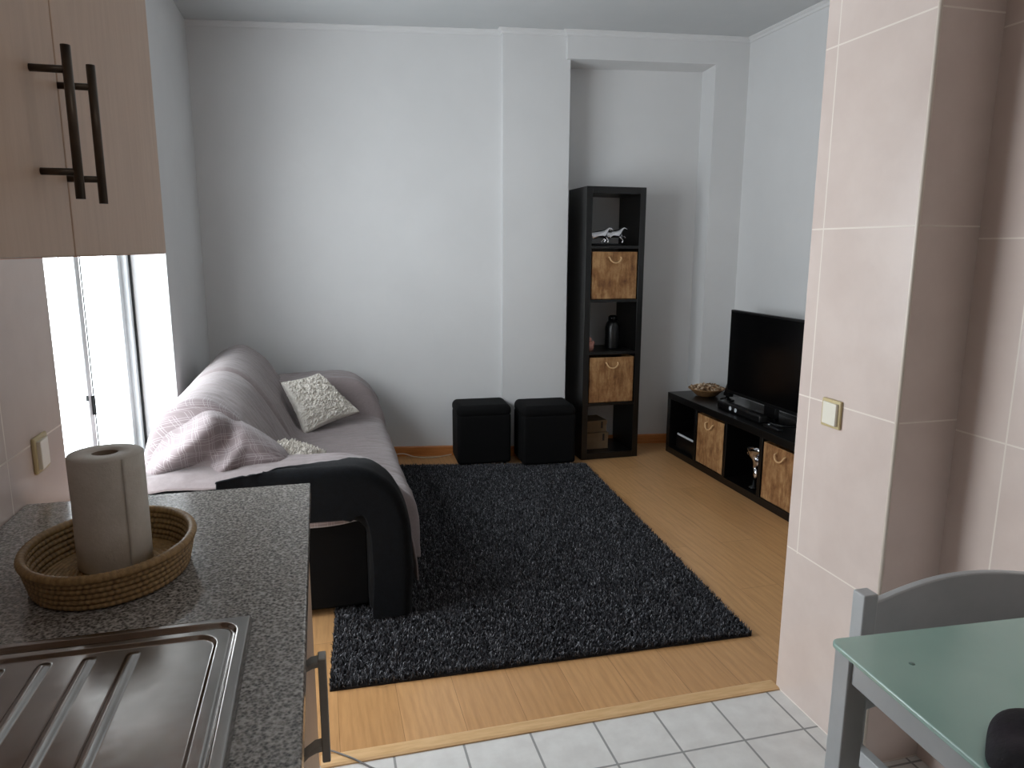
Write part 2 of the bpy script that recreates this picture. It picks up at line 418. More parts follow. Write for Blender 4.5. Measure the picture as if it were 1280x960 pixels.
# crown moulding and baseboards
def run(name, pts, prof, m):
    """sweep a profile (offset into room, z) along plan polyline pts (list of (x,y)), room on the right hand side"""
    bm = BM(); rings = []
    for i, p in enumerate(pts):
        p = Vector(p); a = (Vector(pts[i])-Vector(pts[i-1])).normalized() if i else None
        b = (Vector(pts[i+1])-Vector(p)).normalized() if i < len(pts)-1 else None
        def nr(d): return Vector((d.y, -d.x))
        if a is None: n = nr(b)
        elif b is None: n = nr(a)
        else:
            n = (nr(a)+nr(b)); n = n/ max(.3, n.dot(nr(a)))
        rings.append([bm.verts.new((p.x+n.x*o, p.y+n.y*o, z)) for o, z in prof])
    k = len(prof)
    for i in range(len(rings)-1):
        for j in range(k): bm.faces.new((rings[i][j], rings[i][(j+1)%k], rings[i+1][(j+1)%k], rings[i+1][j]))
    bm.faces.new(rings[0]); bm.faces.new(rings[-1][::-1])
    return S(name, bm, m)
crown = [(-.005, CH+.005), (-.005, CH-.03), (.008, CH-.03), (.012, CH-.016), (.022, CH-.010), (.03, CH-.004), (.03, CH+.005)]
run('trim_3', [(WX, bw(WX)), (1.212, bw(1.212)), (1.212, bw(1.212)-.055), (1.625, bw(1.625)-.032), (1.625, bw(1.625)-.06), (2.86, bw(2.86)-.01)], crown, M['wall'])
run('trim_4', [(2.86, 4.60), (2.86, 1.90)], crown, M['wall'])
base = [(-.005, 0), (-.005, .07), (.008, .07), (.013, .062), (.013, 0)]
run('baseboard_back', [(WX, bw(WX)), (1.212, bw(1.212)), (1.212, bw(1.212)-.055), (1.655, bw(1.655)-.03), (1.655, 4.99), (2.64, 4.832), (2.632, bw(2.632)-.019), (2.86, bw(2.86)-.01)], base, M['skirting'])
run('baseboard_right', [(2.86, 4.59), (2.86, 1.906)], base, M['skirting'])
run('baseboard_left', [(WX, 3.99), (WX, bw(WX))], base, M['skirting'])

# window: white sliding balcony door in the left wall
wf = BM()
z0 = .03
def wbox(bm, ya, yb, za, zb, xa=WIN-.03, xb=WIN+.025): box(bm, xa, xb, ya, yb, za, zb)
wbox(wf, y0w-.02, y0w+.05, z0, zt); wbox(wf, y1w-.05, y1w+.0, z0, zt)
wbox(wf, y0w, y1w, zt-.05, zt); wbox(wf, y0w, y1w, z0, z0+.05)
w = S('window_1', wf, M['pvc'], bevel=.004)
def wpart(name, boxes, m, par=None, bv=.003):
    bm = BM()
    for b in boxes: box(bm, *b)
    return mk(name, bm, m, par or w, bevel=bv)
def sash(xc, ya, yb, hy):
    s = wpart('sash_frame', [(xc-.018, xc+.018, ya, ya+.055, z0+.05, zt-.05), (xc-.018, xc+.018, yb-.055, yb, z0+.05, zt-.05),
                        (xc-.018, xc+.018, ya, yb, z0+.05, z0+.12), (xc-.018, xc+.018, ya, yb, zt-.11, zt-.05)], M['pvc'])
    return s
s1 = sash(WIN+.000, y0w+.05, 3.22, 0); s2 = sash(WIN-.02+.0, 3.16, y1w-.05, 0)
def pane(x, ya, yb):
    bm = BM(); vs = [bm.verts.new(p) for p in ((x,ya,z0+.1),(x,yb,z0+.1),(x,yb,zt-.1),(x,ya,zt-.1))]; bm.faces.new(vs)
    mk('glass_pane', bm, M['glass'], w)
pane(WIN, y0w+.1, 3.17); pane(WIN-.02, 3.21, y1w-.1)
wpart('gasket', [(WIN+.014, WIN+.034, y1w-.012, y1w-.002, z0, zt-.01)], M['gasket'], bv=0)
wpart('gasket', [(WIN+.018, WIN+.022, 3.222, 3.228, z0+.06, zt-.06)], mat('grey_seal', rgb(120,124,126), rgb(130,134,136), 3, .6), bv=0)
wpart('handle', [(WIN+.018, WIN+.032, 3.195, 3.203, .78, .86)], M['gasket'], bv=.003)
wpart('latch', [(WIN+.018, WIN+.026, 3.13, 3.14, .85, .872)], M['gasket'], bv=.002)

# scuff on the left wall near the ceiling
# ------------------------------------------------------------------ wall switches
def wall_switch(name, c, nx, label, cat, w2=.04, h2=.042, mir=1):
    """plate on a wall with normal +-x"""
    e = empty(name, (c[0], c[1], c[2]-h2), label, cat)
    x = c[0]
    bm = BM(); box(bm, min(x, x+nx*.009), max(x, x+nx*.009), c[1]-w2, c[1]+w2, c[2]-h2, c[2]+h2)
    mk('frame', bm, M['switch_frame'], e, bevel=.004, seg=3)
    bm = BM(); poly = [(x+nx*.006, c[1]-w2*.8*mir), (x+nx*.018, c[1]-w2*.8*mir), (x+nx*.0125, c[1]+w2*.78*mir), (x+nx*.006, c[1]+w2*.78*mir)]
    prism(bm, poly, 'z', c[2]-h2*.78, c[2]+h2*.78)
    mk('rocker', bm, M['switch'], e, bevel=.002)
wall_switch('light_switch', (1.433, 1.741, .982), -1, 'ivory light switch with gilded beige frame on the pink tiled pillar', 'switch')
wall_switch('light_switch', (-.64, 1.822, .986), 1, 'ivory rocker switch in a beige frame on tiles behind the worktop', 'switch')

# ------------------------------------------------------------------ kitchen left: worktop, sink, cabinets
WT = .9; WXE = -.041; WYE = 1.715
SX1, SY1 = -.118, 1.068       # sink corner
bm = BM(); box(bm, -.638, WXE, -1.25, WYE, WT-.036, WT)
tag(mk('worktop', bm, M['granite'], bevel=.003), 'long grey speckled granite effect kitchen worktop', 'worktop')
bm = BM(); box(bm, -.638, -.634, -1.2, WYE, WT, WT+.003)
# sink: sheet of steel with drainer ribs
sink = empty('kitchen_sink', (-.35, .6, WT), 'stainless steel sink drainer with raised diagonal ribs set in the worktop', 'sink')
def drainer(u, v):
    x = -.60+u*(SX1+.60); y = .05+v*(SY1-.05)
    z = WT+.0098
    ex = min(x+.60, SX1-x); ey = min(SY1-y, y-.05); e = min(ex, ey)
    # rounded corner distance for groove
    def rr(off, rad):
        X0, X1_, Y0, Y1_ = -.60+off, SX1-off, .05+off, SY1-off
        cx = min(max(x, X0+rad), X1_-rad); cy = min(max(y, Y0+rad), Y1_-rad)
        d = math.hypot(x-cx, y-cy)
        return rad-d if (x<X0+rad or x>X1_-rad) and (y<Y0+rad or y>Y1_-rad) else min(x-X0, X1_-x, y-Y0, Y1_-y)
    g = rr(.018, .028)
    z -= .0062*sstep(0, .005, g)
    z += .0030*sstep(.006, .010, g)
    g2 = rr(.042, .03)
    z -= .0035*sstep(0, .005, g2)
    if e < .004: z = WT+.0008+.0090*(e/.004)
    if g2 > .004:
        for k in range(8):
            xc = -.268-k*.054
            if xc < -.54: break
            d = abs(x-xc)
            a = sstep(1.009, .995, y)
            if y > .5: z += .0045*a*max(0, 1-(d/.0085)**2)
    return (x, y, z)
mkd = sheet('drainer', drainer, 330, 360, M['steel'], sink)
# base cabinets under the worktop
def base_cab(y0, y1, label, handle_y):
    e = empty('base_cabinet', (-.33, (y0+y1)/2, 0), label, 'cabinet', 'base cabinets under the worktop')
    bm = BM(); box(bm, -.63, -.075, y0, y1, .10, .864); box(bm, -.63, -.12, y0, y1, 0, .10)
    mk('carcass', bm, M['cabinet'], e, bevel=.001)
    bm = BM(); box(bm, -.072, -.052, y0+.002, y1-.002, .10, .858); d = mk('door', bm, M['cabinet'], e, bevel=.0015)
    bm = BM(); hy = handle_y
    # flat bowed strap handle
    z0h, z1h = .697, .868
    box(bm, -.026, -.014, hy-.012, hy+.012, z0h, z1h-.002)
    for zz in (z0h+.008, z1h-.026):
        pts = [(-.053, zz-.004), (-.045, zz+.004), (-.034, zz+.009), (-.02, zz+.011), (-.02, zz+.020), (-.036, zz+.018), (-.053, zz+.006)]
        prism(bm, pts, 'y', hy-.011, hy+.011)
    mk('handle', bm, M['bow_metal'], d, bevel=.002)
base_cab(1.10, 1.705, 'end kitchen base cabinet under the far end of the worktop', 1.14) if False else None
base_cab(.90, 1.70, 'beech kitchen base cabinet with bow handle under the worktop corner', 1.0)
# wall cabinet
wc = empty('wall_cabinet', (-.47, 1.0, 1.437), 'beech kitchen wall cabinet with two doors and long bar handles, above worktop', 'cabinet')
bm = BM(); box(bm, -.64, -.322, .45, 1.632, 1.4375, 2.15); mk('carcass', bm, M['cabinet'], wc, bevel=.001)
def wdoor(ya, yb, hy):
    bm = BM(); box(bm, -.319, -.300, ya, yb, 1.4385, 2.148); d = mk('door', bm, M['cabinet'], wc, bevel=.0015)
    bm = BM(); box(bm, -.3205, -.3035, ya-.0017, yb+.0017, 1.4378, 2.149); mk('edge_band', bm, M['cab_edge'], d)
    bm = BM()
    zb, zt_ = 1.505, 1.672
    tube(bm, [(-.262, hy, zb), (-.262, hy, zt_)], .0052, 14)
    for z in (1.535, 1.646): tube(bm, [(-.301, hy, z), (-.262, hy, z)], .0042, 12)
    mk('handle', bm, M['handle_metal'], d, smooth=False)
wdoor(.47, 1.0485, .958); wdoor(1.0525, 1.632, 1.052)

# basket with paper towel roll
BC = (-.363, 1.298)
bk = empty('straw_basket', (BC[0], BC[1], WT), 'low round coiled straw basket holding the paper towel roll', 'basket')
def coil_mesh():
    vs, fs, tone = [], [], []
    nrow, n, k = 6, 260, 8
    for row in range(nrow):
        zc = WT+.008+row*.0098; R = .116+row*.0022; sy = 1.22
        rad = .0056 if row < nrow-1 else .0075
        base_i = len(vs)
        for i in range(n):
            a = 2*PI*i/n
            st = abs(math.sin((i+ (row%2)*1.0)*PI/3.25/1.0))
            rr = rad*(.86+.16*st)
            for j in range(k):
                b = 2*PI*j/k
                vs.append((BC[0]+(R+rr*math.cos(b))*math.cos(a), BC[1]+(R+rr*math.cos(b))*math.sin(a)*sy, zc+rr*math.sin(b)))
                tone.append(1-st if row < nrow-1 else .5*(1-st))
        for i in range(n):
            for j in range(k):
                fs.append((base_i+i*k+j, base_i+((i+1)%n)*k+j, base_i+((i+1)%n)*k+(j+1)%k, base_i+i*k+(j+1)%k))
    # dark seam wall between the coils
    return vs, fs, tone
v_, f_, t_ = coil_mesh()
o = mk('wall', (v_, [], f_), M['straw'], bk, smooth=True)
at = o.data.attributes.new('tone', 'FLOAT', 'POINT'); at.data.foreach_set('value', np.array(t_, dtype=np.float32))
v2, f2, t2 = [], [], []
def spiral(u, v):
    a = u*2*PI; R = .004+v*.112
    return (BC[0]+R*math.cos(a), BC[1]+R*1.22*math.sin(a), WT+.004+.0025*abs(math.sin(v*14*PI)))
o = sheet('base', spiral, 90, 130, M['straw'], bk)

pr = empty('paper_towel_roll', (-.366, 1.325, WT+.007), 'white paper towel roll standing upright in the straw basket', 'paper towel')
bm = BM()
pc_ = (-.366, 1.325, WT+.008)
prof = [(.021,.0),(.054,.0),(.0560,.002),(.0562,.06),(.0556,.12),(.0562,.195),(.0545,.1985),(.021,.1988),(.021,.1),(.021,.0)]
lathe(bm, [(r_*1.035 if r_ > .03 else r_, z_) for r_, z_ in prof], pc_, 64)
# loose outer sheet edge
a0 = math.radians(-52)
pts = []
mk('paper', bm, M['roll'], pr, smooth=False)
def flap(u, v):
    a = a0+u*1.9; R = .0588+.0016*(1-u)*.6
    return (pc_[0]+R*math.cos(a), pc_[1]+R*math.sin(a), pc_[2]+.002+v*.194)
sheet('loose_sheet', flap, 24, 8, M['roll'], pr, thick=.0006)
bm = BM(); lathe(bm, [(.0208,.0),(.0208,.197),(.0195,.1968),(.0195,.001)], pc_, 48); mk('core', bm, M['card_core'], pr)

# ------------------------------------------------------------------ sofa
SY0, SY1_ = 2.66, 4.74
sf = empty('sofa', (-.15, 3.7, 0), 'black three seat sofa with rolled arms under the mauve bedspread, left wall', 'sofa')
def armpoly():
    outer = [(-.64,.60),(-.1,.60),(.06,.60),(.13,.588),(.19,.558),(.235,.508),(.262,.44),(.270,.36),(.270,.2),(.270,.035)]
    inner = [(.138,.035),(.138,.2),(.138,.35),(.132,.385),(.11,.415),(.07,.43),(-.64,.43)]
    return outer+inner
bm = BM(); box(bm, -.64, .25, 2.80, 4.68, .05, .30); mk('base', bm, M['leather'], sf, bevel=.015)
for nm, ya, yb, sh in (('arm', 2.665, 2.93, .0), ('arm', 4.50, 4.76, .04)):
    bm = BM(); prism(bm, [(x+sh*(x > .1), z+sh*.6) if z > .04 else (x+sh*(x > .1), z) for x, z in armpoly()], 'y', ya, yb); mk(nm, bm, M['leather'], sf, bevel=.035, seg=4)
bm = BM(); box(bm, -.63, .145, 2.755, 2.90, .035, .44); mk('side_panel', bm, M['leather'], sf, bevel=.01)
bm = BM(); box(bm, -.63, .20, 4.55, 4.70, .035, .50); mk('side_panel', bm, M['leather'], sf, bevel=.01)
for k in range(2):
    ya = 2.96+k*.765; yb = ya+.76
    bm = BM(); box(bm, -.30, .32, ya, yb, .28, .41); mk('seat_cushion', bm, M['leather'], sf, bevel=.04, seg=4)
    bm = BM(); prism(bm, [(-.64,.30),(-.30,.30),(-.27,.42),(-.33,.58),(-.43,.74),(-.50,.79),(-.58,.75),(-.64,.62)], 'y', ya, yb); mk('back_cushion', bm, M['leather'], sf, bevel=.03, seg=3)
for x in (-.58, .2):
    for y in (2.78, 4.62):
        bm = BM(); tube(bm, [(x, y, 0), (x, y, .06)], [.018, .022], 12); mk('foot', bm, M['black_plastic'], sf)

seatS = [(-.690,.58),(-.645,.76),(-.555,.842),(-.455,.862),(-.360,.800),(-.270,.67),(-.205,.545),(-.135,.445),(.05,.432),(.22,.430),(.325,.405),(.362,.33),(.372,.22),(.366,.12)]
armS  = [(-.690,.58),(-.655,.62),(-.58,.632),(-.50,.636),(-.42,.632),(-.34,.628),(-.25,.626),(-.16,.624),(-.05,.624),(.06,.622),(.17,.592),(.255,.50),(.292,.34),(.300,.16)]
farS  = [(-.690,.60),(-.655,.64),(-.58,.652),(-.50,.656),(-.42,.655),(-.34,.655),(-.25,.655),(-.16,.656),(-.05,.66),(.06,.662),(.20,.635),(.31,.53),(.362,.34),(.372,.14)]
NS = 130
cS, cA, cF = catmull(seatS, NS), catmull(armS, NS), catmull(farS, NS)
def near_edge(v):          # near border of the spread at position v along the section
    if v < .45: return 2.655
    return 2.655+.125*sstep(.45, .68, v)-.075*sstep(.78, 1, v)
def spread_f(u, v):
    ye = near_edge(v); y = ye+u*(4.755-ye)
    k = min(NS-1, int(round(v*(NS-1))))
    backness = 1-sstep(.42, .55, v)
    # near arm weight: the back starts later than the seat step
    a = 1-sstep(2.93, 3.0, y) if backness < .5 else 1-sstep(2.84, 2.98, y)
    a1 = 1-sstep(2.92, 2.99, y); a2 = 1-sstep(2.80, 2.99, y); a = a1*(1-backness)+a2*backness
    b = sstep(4.42, 4.52, y)*(1-backness)+sstep(4.62, 4.74, y)*backness
    p = cS[k]*(1-a)*(1-b)+cA[k]*a+cF[k]*b
    x, z = float(p[0]), float(p[1])
    wx = 1-sstep(-.16, -.04, x)
    if z > .3 and wx > 0:
        tgt = max(.3+.356*sstep(4.40, 4.49, y), .3+.328*(1-sstep(2.94, 3.0, y)))
        z = max(z, z*(1-wx)+tgt*wx)
    # crease between the two back cushions
    cr = math.exp(-((y-3.74-.25*(x+.4))/.035)**2)*backness*sstep(.0, .12, v)
    x -= .018*cr; z -= .022*cr
    # sag of the seat and small wrinkles
    w = nz((x*1.2, y, z), 5, .010)+nz((x, y*2.0, z), 16, .0045)
    z += w*(.9 if v < .8 else .3); x += w*(.5 if v < .8 else 1.0)
    fr = sstep(.80, 1, v)
    if u < .05 and v < .6: z -= .03*((.05-u)/.05)**2
    x += fr*(.016*math.sin(y*13+1.3)+.008*math.sin(y*31))*(1-.6*b)
    z += fr*.02*math.sin(y*4.1)
    if v > .8:  # near front corner flares out to a hanging tip
        tcorner = fr*(1-sstep(2.66, 2.95, y)); x += .045*tcorner
    return (x, y, z)
def pl(u, v, p): return sstep(2.80, 2.88, p[1])*(1-sstep(2.95, 3.12, p[1]))*(1-sstep(.40, .5, v))*1.0
bs = sheet('bedspread', spread_f, 300, NS, M['spread'], None, thick=.006, plaid=pl)
tag(bs, 'mauve grey bedspread draped over the sofa seat, back and arms', 'bedspread')
# hem strip hanging under the near arm pad
def hem(u, v):
    x = -.60+u*.745; y = 2.715-.012*math.sin(v*PI)+.006*math.sin(u*22)
    return (x, y, .452-v*.052+.004*math.sin(u*9)+.012*sstep(.85, 1, u))
sheet('hem', hem, 60, 6, M['spread'], bs, thick=.004, plaid=lambda u, v, p: .8)
# bunched plaid corner at the near end of the back
def bunch(u, v):
    # u: around left to right, v: bottom front to top back
    a = PI*u**.72; x = -.66+.515*u
    ztop = .60+.205*max(0, math.sin(a))**.62*(1-.20*sstep(.45, 1, u))
    th = v*PI*.62
    y = 2.93-.145*math.cos(th)*(.35+.65*math.sin(a)**.5 if math.sin(a) > 0 else .35)
    z = .615+(ztop-.60)*math.sin(min(th, PI*.5))**.8+.012*(th > PI*.5)*0
    s = (z-.6)*.95-(x+.4)*.62              # diagonal fold coordinate
    s2 = (z-.6)*.75-(x+.62)*.62+.012*math.sin(v*5)
    fold = .042*math.sin((s2)*40+.6)*(1-sstep(.55, .72, u))*math.sin(a)**.4 if math.sin(a) > 0 else 0
    y -= fold; z += .3*fold
    y += nz((x, v, z), 9, .010)
    return (x, y, max(z, .612))
sheet('folded_corner', bunch, 140, 70, M['spread'], bs, thick=.005, plaid=lambda u, v, p: 1.0)

# black throw over the near arm
tp = catmull([(-.38,.640),(-.22,.648),(-.10,.648),(.03,.648),(.10,.640),(.175,.612),(.235,.562),(.278,.485),(.298,.38),(.304,.26),(.300,.13),(.296,.035)], 400)
def throw_f(u, v):
    kf = u*(len(tp)-1); k = min(len(tp)-2, int(kf)); q = tp[k]+(tp[k+1]-tp[k])*(kf-k); x, z = float(q[0]), float(q[1])
    ka, kb = max(0, k-14), min(len(tp)-1, k+15); tx, tz = tp[kb]-tp[ka]; L = math.hypot(tx, tz)+1e-9; nx, nz_ = -tz/L, tx/L
    nx, nz_ = abs(nx), abs(nz_)
    yedge = 2.595+.23*min(1, u/.42)**.9-.10*sstep(.45, .75, u)+.004*math.sin(u*60)+.002*math.sin(u*171)
    # v: 0 at far border, then over the top, round the near corner and inwards
    top = .55; y0_ = 2.638; yc = min(y0_+.035, yedge); y0_ = min(y0_, yc)
    inward = .205 if u < .42 else .205-.055*sstep(.42, .6, u)
    if v < top:
        t = v/top; y = yedge+(yc-yedge)*t; d = 0.0
        d += .004*math.sin(t*PI)
    else:
        t = (v-top)/(1-top); ang = min(1, t/.3)*PI/2
        y = yc-(yc-y0_)*math.sin(ang); d = -.035*(1-math.cos(ang))-max(0, t-.3)/.7*(inward-.035)
        y += .012*max(0, t-.3)
    d += nz((x*1.0, y*1.5, z), 6, .008)
    return (x+nx*d, y, z+nz_*d)
th = sheet('throw_blanket', throw_f, 150, 70, M['throw'], None, thick=.005)
tag(th, 'black woollen throw laid over the near sofa arm and hanging to the floor', 'blanket')

def pillow(name, c00, c10, c11, c01, thick, label, group, bumpy=.013, n=150, seed=0):
    """pillow over bilinear quad, both sides"""
    c = [Vector(p) for p in (c00, c10, c11, c01)]
    nrm = (c[1]-c[0]).cross(c[3]-c[0]).normalized()
    vs, fs = [], []
    for side in (1, -1):
        b0 = len(vs)
        for i in range(n):
            for j in range(n):
                u, v = i/(n-1), j/(n-1)
                pu = u+.045*math.sin(PI*u*2)*0; 
                # pulled in edges
                uu = .5+(u-.5)*(1-.09*math.sin(PI*v)); vv = .5+(v-.5)*(1-.09*math.sin(PI*u))
                p = c[0]*(1-uu)*(1-vv)+c[1]*uu*(1-vv)+c[2]*uu*vv+c[3]*(1-uu)*vv
                h = (max(0, math.sin(PI*u))*max(0, math.sin(PI*v)))**.42
                q = Vector((u*7+seed, v*7, seed))
                d = noise.cell_vector(q) if False else None
                w = noise.noise(q*1.6)*.9+abs(noise.noise(q*3.3))*2.2-.5
                e = min(u, 1-u, v, 1-v); k = min(1, e*14)
                p = p+nrm*side*(thick/2*(h**.8)+bumpy*w*k)
                if e == 0: p = p+nrm*0
                vs.append(p)
        for i in range(n-1):
            for j in range(n-1):
                q = (b0+i*n+j, b0+(i+1)*n+j, b0+(i+1)*n+j+1, b0+i*n+j+1)
                fs.append(q if side == 1 else q[::-1])
    me = (vs, [], fs)
    bm = BM(); mesh = bpy.data.meshes.new(name); mesh.from_pydata([tuple(v) for v in vs], [], fs); bm.from_mesh(mesh); bpy.data.meshes.remove(mesh)
    bmesh.ops.remove_doubles(bm, verts=bm.verts[:], dist=.0004)
    o = mk(name, bm, M['fluffy'], smooth=True)
    return tag(o, label, 'cushion', group)
pillow('cushion', (-.115,4.02,.435), (.20,4.24,.500), (-.025,4.40,.715), (-.235,4.22,.700), .13, 'square white textured cushion leaning at the far end of the sofa', 'white rosette cushions')
pillow('cushion', (-.29,2.915,.635), (-.06,2.98,.60), (.04,3.25,.50), (-.19,3.19,.62), .09, 'white textured cushion half hidden behind the near sofa arm', 'white rosette cushions', seed=4)

# ------------------------------------------------------------------ shag rug
RQ = [np.array(p, float) for p in ((-.025,2.247), (1.536,2.205), (1.70,4.44), (.12,4.78))]
def rq(u, v): return RQ[0]*(1-u)*(1-v)+RQ[1]*u*(1-v)+RQ[2]*u*v+RQ[3]*(1-u)*v
def rug_mesh():
    n = 230000
    u = rng.random(n); v = rng.random(n)
    # denser borders so the edge looks full
    base = RQ[0]*((1-u)*(1-v))[:,None]+RQ[1]*(u*(1-v))[:,None]+RQ[2]*(u*v)[:,None]+RQ[3]*((1-u)*v)[:,None]
    ang = rng.random(n)*2*PI; lean = .002+rng.random(n)*.010; h = .013+rng.random(n)*.013
    w = .0012+rng.random(n)*.0012
    dx = np.cos(ang); dy = np.sin(ang); px, py = -dy, dx
    P0 = np.zeros((n,6,3), np.float32)
    for k, (t, zz, ww) in enumerate(((0, .0, 1.), (.45, .7, 1.), (1., 1., .35))):
        cx = base[:,0]+dx*lean*t; cy = base[:,1]+dy*lean*t; cz = .004+h*zz
        if k == 2: cz = cz-.004*rng.random(n)
        P0[:,2*k,0] = cx-px*w*ww; P0[:,2*k,1] = cy-py*w*ww; P0[:,2*k,2] = cz
        P0[:,2*k+1,0] = cx+px*w*ww; P0[:,2*k+1,1] = cy+py*w*ww; P0[:,2*k+1,2] = cz
    me = bpy.data.meshes.new('pile')
    V = P0.reshape(-1,3); me.vertices.add(len(V)); me.vertices.foreach_set('co', V.reshape(-1))
    i0 = np.arange(n)*6
    F = np.stack([i0, i0+1, i0+3, i0+2, i0+2, i0+3, i0+5, i0+4], 1).reshape(-1)
    me.loops.add(len(F)); me.loops.foreach_set('vertex_index', F.astype(np.int32))
    me.polygons.add(2*n); me.polygons.foreach_set('loop_start', (np.arange(2*n)*4).astype(np.int32)); me.polygons.foreach_set('loop_total', np.full(2*n, 4, np.int32))
    me.update(calc_edges=True); me.validate()
    at = me.attributes.new('tone', 'FLOAT', 'POINT')
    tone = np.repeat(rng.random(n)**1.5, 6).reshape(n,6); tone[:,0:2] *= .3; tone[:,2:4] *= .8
    at.data.foreach_set('value', tone.reshape(-1).astype(np.float32))
    me.materials.append(M['rug'])
    return me
rug = empty('rug', (.8, 3.3, 0), 'charcoal shaggy rug lying between the sofa and the television unit', 'rug')
bm = BM(); prism(bm, [tuple(p) for p in RQ], 'z', 0, .008)
mk('backing', bm, mat('dark_backing', rgb(22,22,24), rgb(30,30,33), 80, .95), rug)
o = bpy.data.objects.new('pile', rug_mesh()); COL.objects.link(o); o.parent = rug
o.matrix_parent_inverse = Matrix.Translation(rug.location).inverted(); o['kind'] = 'stuff'

# ------------------------------------------------------------------ poufs
def pouf(c, rz, w, d, h, label):
    e = empty('pouf', (c[0], c[1], .02), label, 'pouf', 'black cube poufs by the back wall', rz)
    def loc(bm):
        R = Matrix.Rotation(rz, 3, 'Z')
        for v in bm.verts: v.co = R@v.co+Vector((c[0], c[1], .0))
    bm = BM(); box(bm, -w/2, w/2, -d/2, d/2, .024, h-.06); loc(bm); mk('body', bm, M['pouf'], e, bevel=.02, seg=4)
    bm = BM(); box(bm, -w/2-.003, w/2+.003, -d/2-.003, d/2+.003, h-.085, h); loc(bm); mk('lid', bm, M['pouf'], e, bevel=.038, seg=6)
    for sx in (-1, 1):
        for sy in (-1, 1):
            bm = BM(); tube(bm, [(sx*(w/2-.04), sy*(d/2-.04), .012), (sx*(w/2-.04), sy*(d/2-.04), .05)], .014, 10); loc(bm); mk('foot', bm, M['black_plastic'], e)
pouf((1.035, 4.708), -.05, .365, .285, .425, 'black fabric cube pouf on the rug, left one of the pair')
pouf((1.455, 4.600), -.05, .365, .30, .425, 'black fabric cube pouf touching the tall shelf, right one of the pair')

# ------------------------------------------------------------------ storage boxes, shelves
def storage_box(x0, x1, y0, y1, z0, z1, face, label, group):
    """face '-y' or '-x' : side that carries the rope handle"""
    e = empty('storage_box', ((x0+x1)/2, (y0+y1)/2, z0), label, 'box', group)
    bm = BM(); t = .006
    box(bm, x0, x1, y0, y1, z0, z0+t)
    for b in ((x0, x0+t, y0, y1), (x1-t, x1, y0, y1), (x0, x1, y0, y0+t), (x0, x1, y1-t, y1)): box(bm, *b, z0, z1)
    mk('body', bm, M['boxwood'], e, bevel=.0015)
    bm = BM(); zc = z1-.035; R = .042; pts = []
    for i in range(21):
        a = -PI+i/20*PI if True else 0
        s = math.cos(a)*R; dz = math.sin(a)*.038
        out = .012+.012*math.sin(-a)
        if i in (0, 20): out = -.004
        if face == '-y': pts.append(((x0+x1)/2+s, y0-out, zc+dz))
        else: pts.append((x0-out, (y0+y1)/2+s, zc+dz))
    tube(bm, pts, .0048, 8); mk('rope_handle', bm, M['rope'], e)
sh = empty('tall_shelf', (1.928, 4.75, 0), 'tall narrow black brown shelf of five open cubes in the wall alcove', 'shelf')
X0, X1 = 1.716, 2.139; Y0, Y1 = 4.562, 4.915; HT = 1.856
bm = BM()
for nm, b in (('side_panel', (X0, X0+.042, Y0, Y1, 0, HT)), ('side_panel', (X1-.042, X1, Y0, Y1, 0, HT)),
          ('top_panel', (X0+.042, X1-.042, Y0, Y1, HT-.045, HT)), ('bottom_panel', (X0+.042, X1-.042, Y0, Y1, 0.0, .045))):
    b_ = BM(); box(b_, *b); mk(nm, b_, M['black'], sh, bevel=.0015)
bm.free()
cz = []
z = .045
for k in range(5):
    cz.append((z, z+.3376)); z += .3376
    if k < 4:
        b_ = BM(); box(b_, X0+.042, X1-.042, Y0+.001, Y1, z, z+.0197); mk('shelf_board', b_, M['black'], sh, bevel=.001); z += .0197
xa, xb = X0+.046, X1-.046
storage_box(xa, xb, Y0+.006, Y1-.03, cz[3][0], cz[3][1]-.02, '-y', 'wood print fabric box in the upper part of the tall shelf', 'wood print storage boxes')
storage_box(xa, xb, Y0+.006, Y1-.03, cz[1][0], cz[1][1]-.02, '-y', 'wood print fabric box in the lower part of the tall shelf', 'wood print storage boxes')
# silver horse figurine
def skin(name, chains, m, parent=None, sub=2):
    """chains: list of list of (x,y,z,r)"""
    vs, es, rs = [], [], []; key = {}
    for ch in chains:
        prev = None
        for x, y, z, r in ch:
            k = (round(x, 4), round(y, 4), round(z, 4))
            if k not in key: key[k] = len(vs); vs.append((x, y, z)); rs.append(r)
            i = key[k]
            if prev is not None and prev != i: es.append((prev, i))
            prev = i
    me = bpy.data.meshes.new(name); me.from_pydata(vs, es, []); me.materials.append(m)
    o = bpy.data.objects.new(name, me); COL.objects.link(o)
    sk = o.modifiers.new('k', 'SKIN'); sk.use_smooth_shade = True
    s = o.modifiers.new('s', 'SUBSURF'); s.levels = sub; s.render_levels = sub
    if not me.skin_vertices: 
        bpy.context.view_layer.objects.active = o; 
    for v, r in zip(me.skin_vertices[0].data, rs): v.radius = (r, r)
    me.skin_vertices[0].data[0].use_root = True
    if parent is not None:
        o.parent = parent
        if parent.type == 'EMPTY': o.matrix_parent_inverse = Matrix.Translation(parent.location).inverted()
    return o
hz = cz[4][0]; hy = 4.63
hf = empty('horse_figurine', (1.89, hy, hz), 'small silver running horses figurine on top cube of the tall shelf', 'figurine')
bm = BM(); lathe(bm, [(0,.0),(.135,.0),(.135,.008),(.128,.014),(0,.014)], (1.89, hy, hz), 32, 1, .4); mk('plinth', bm, M['gloss_black'], hf)
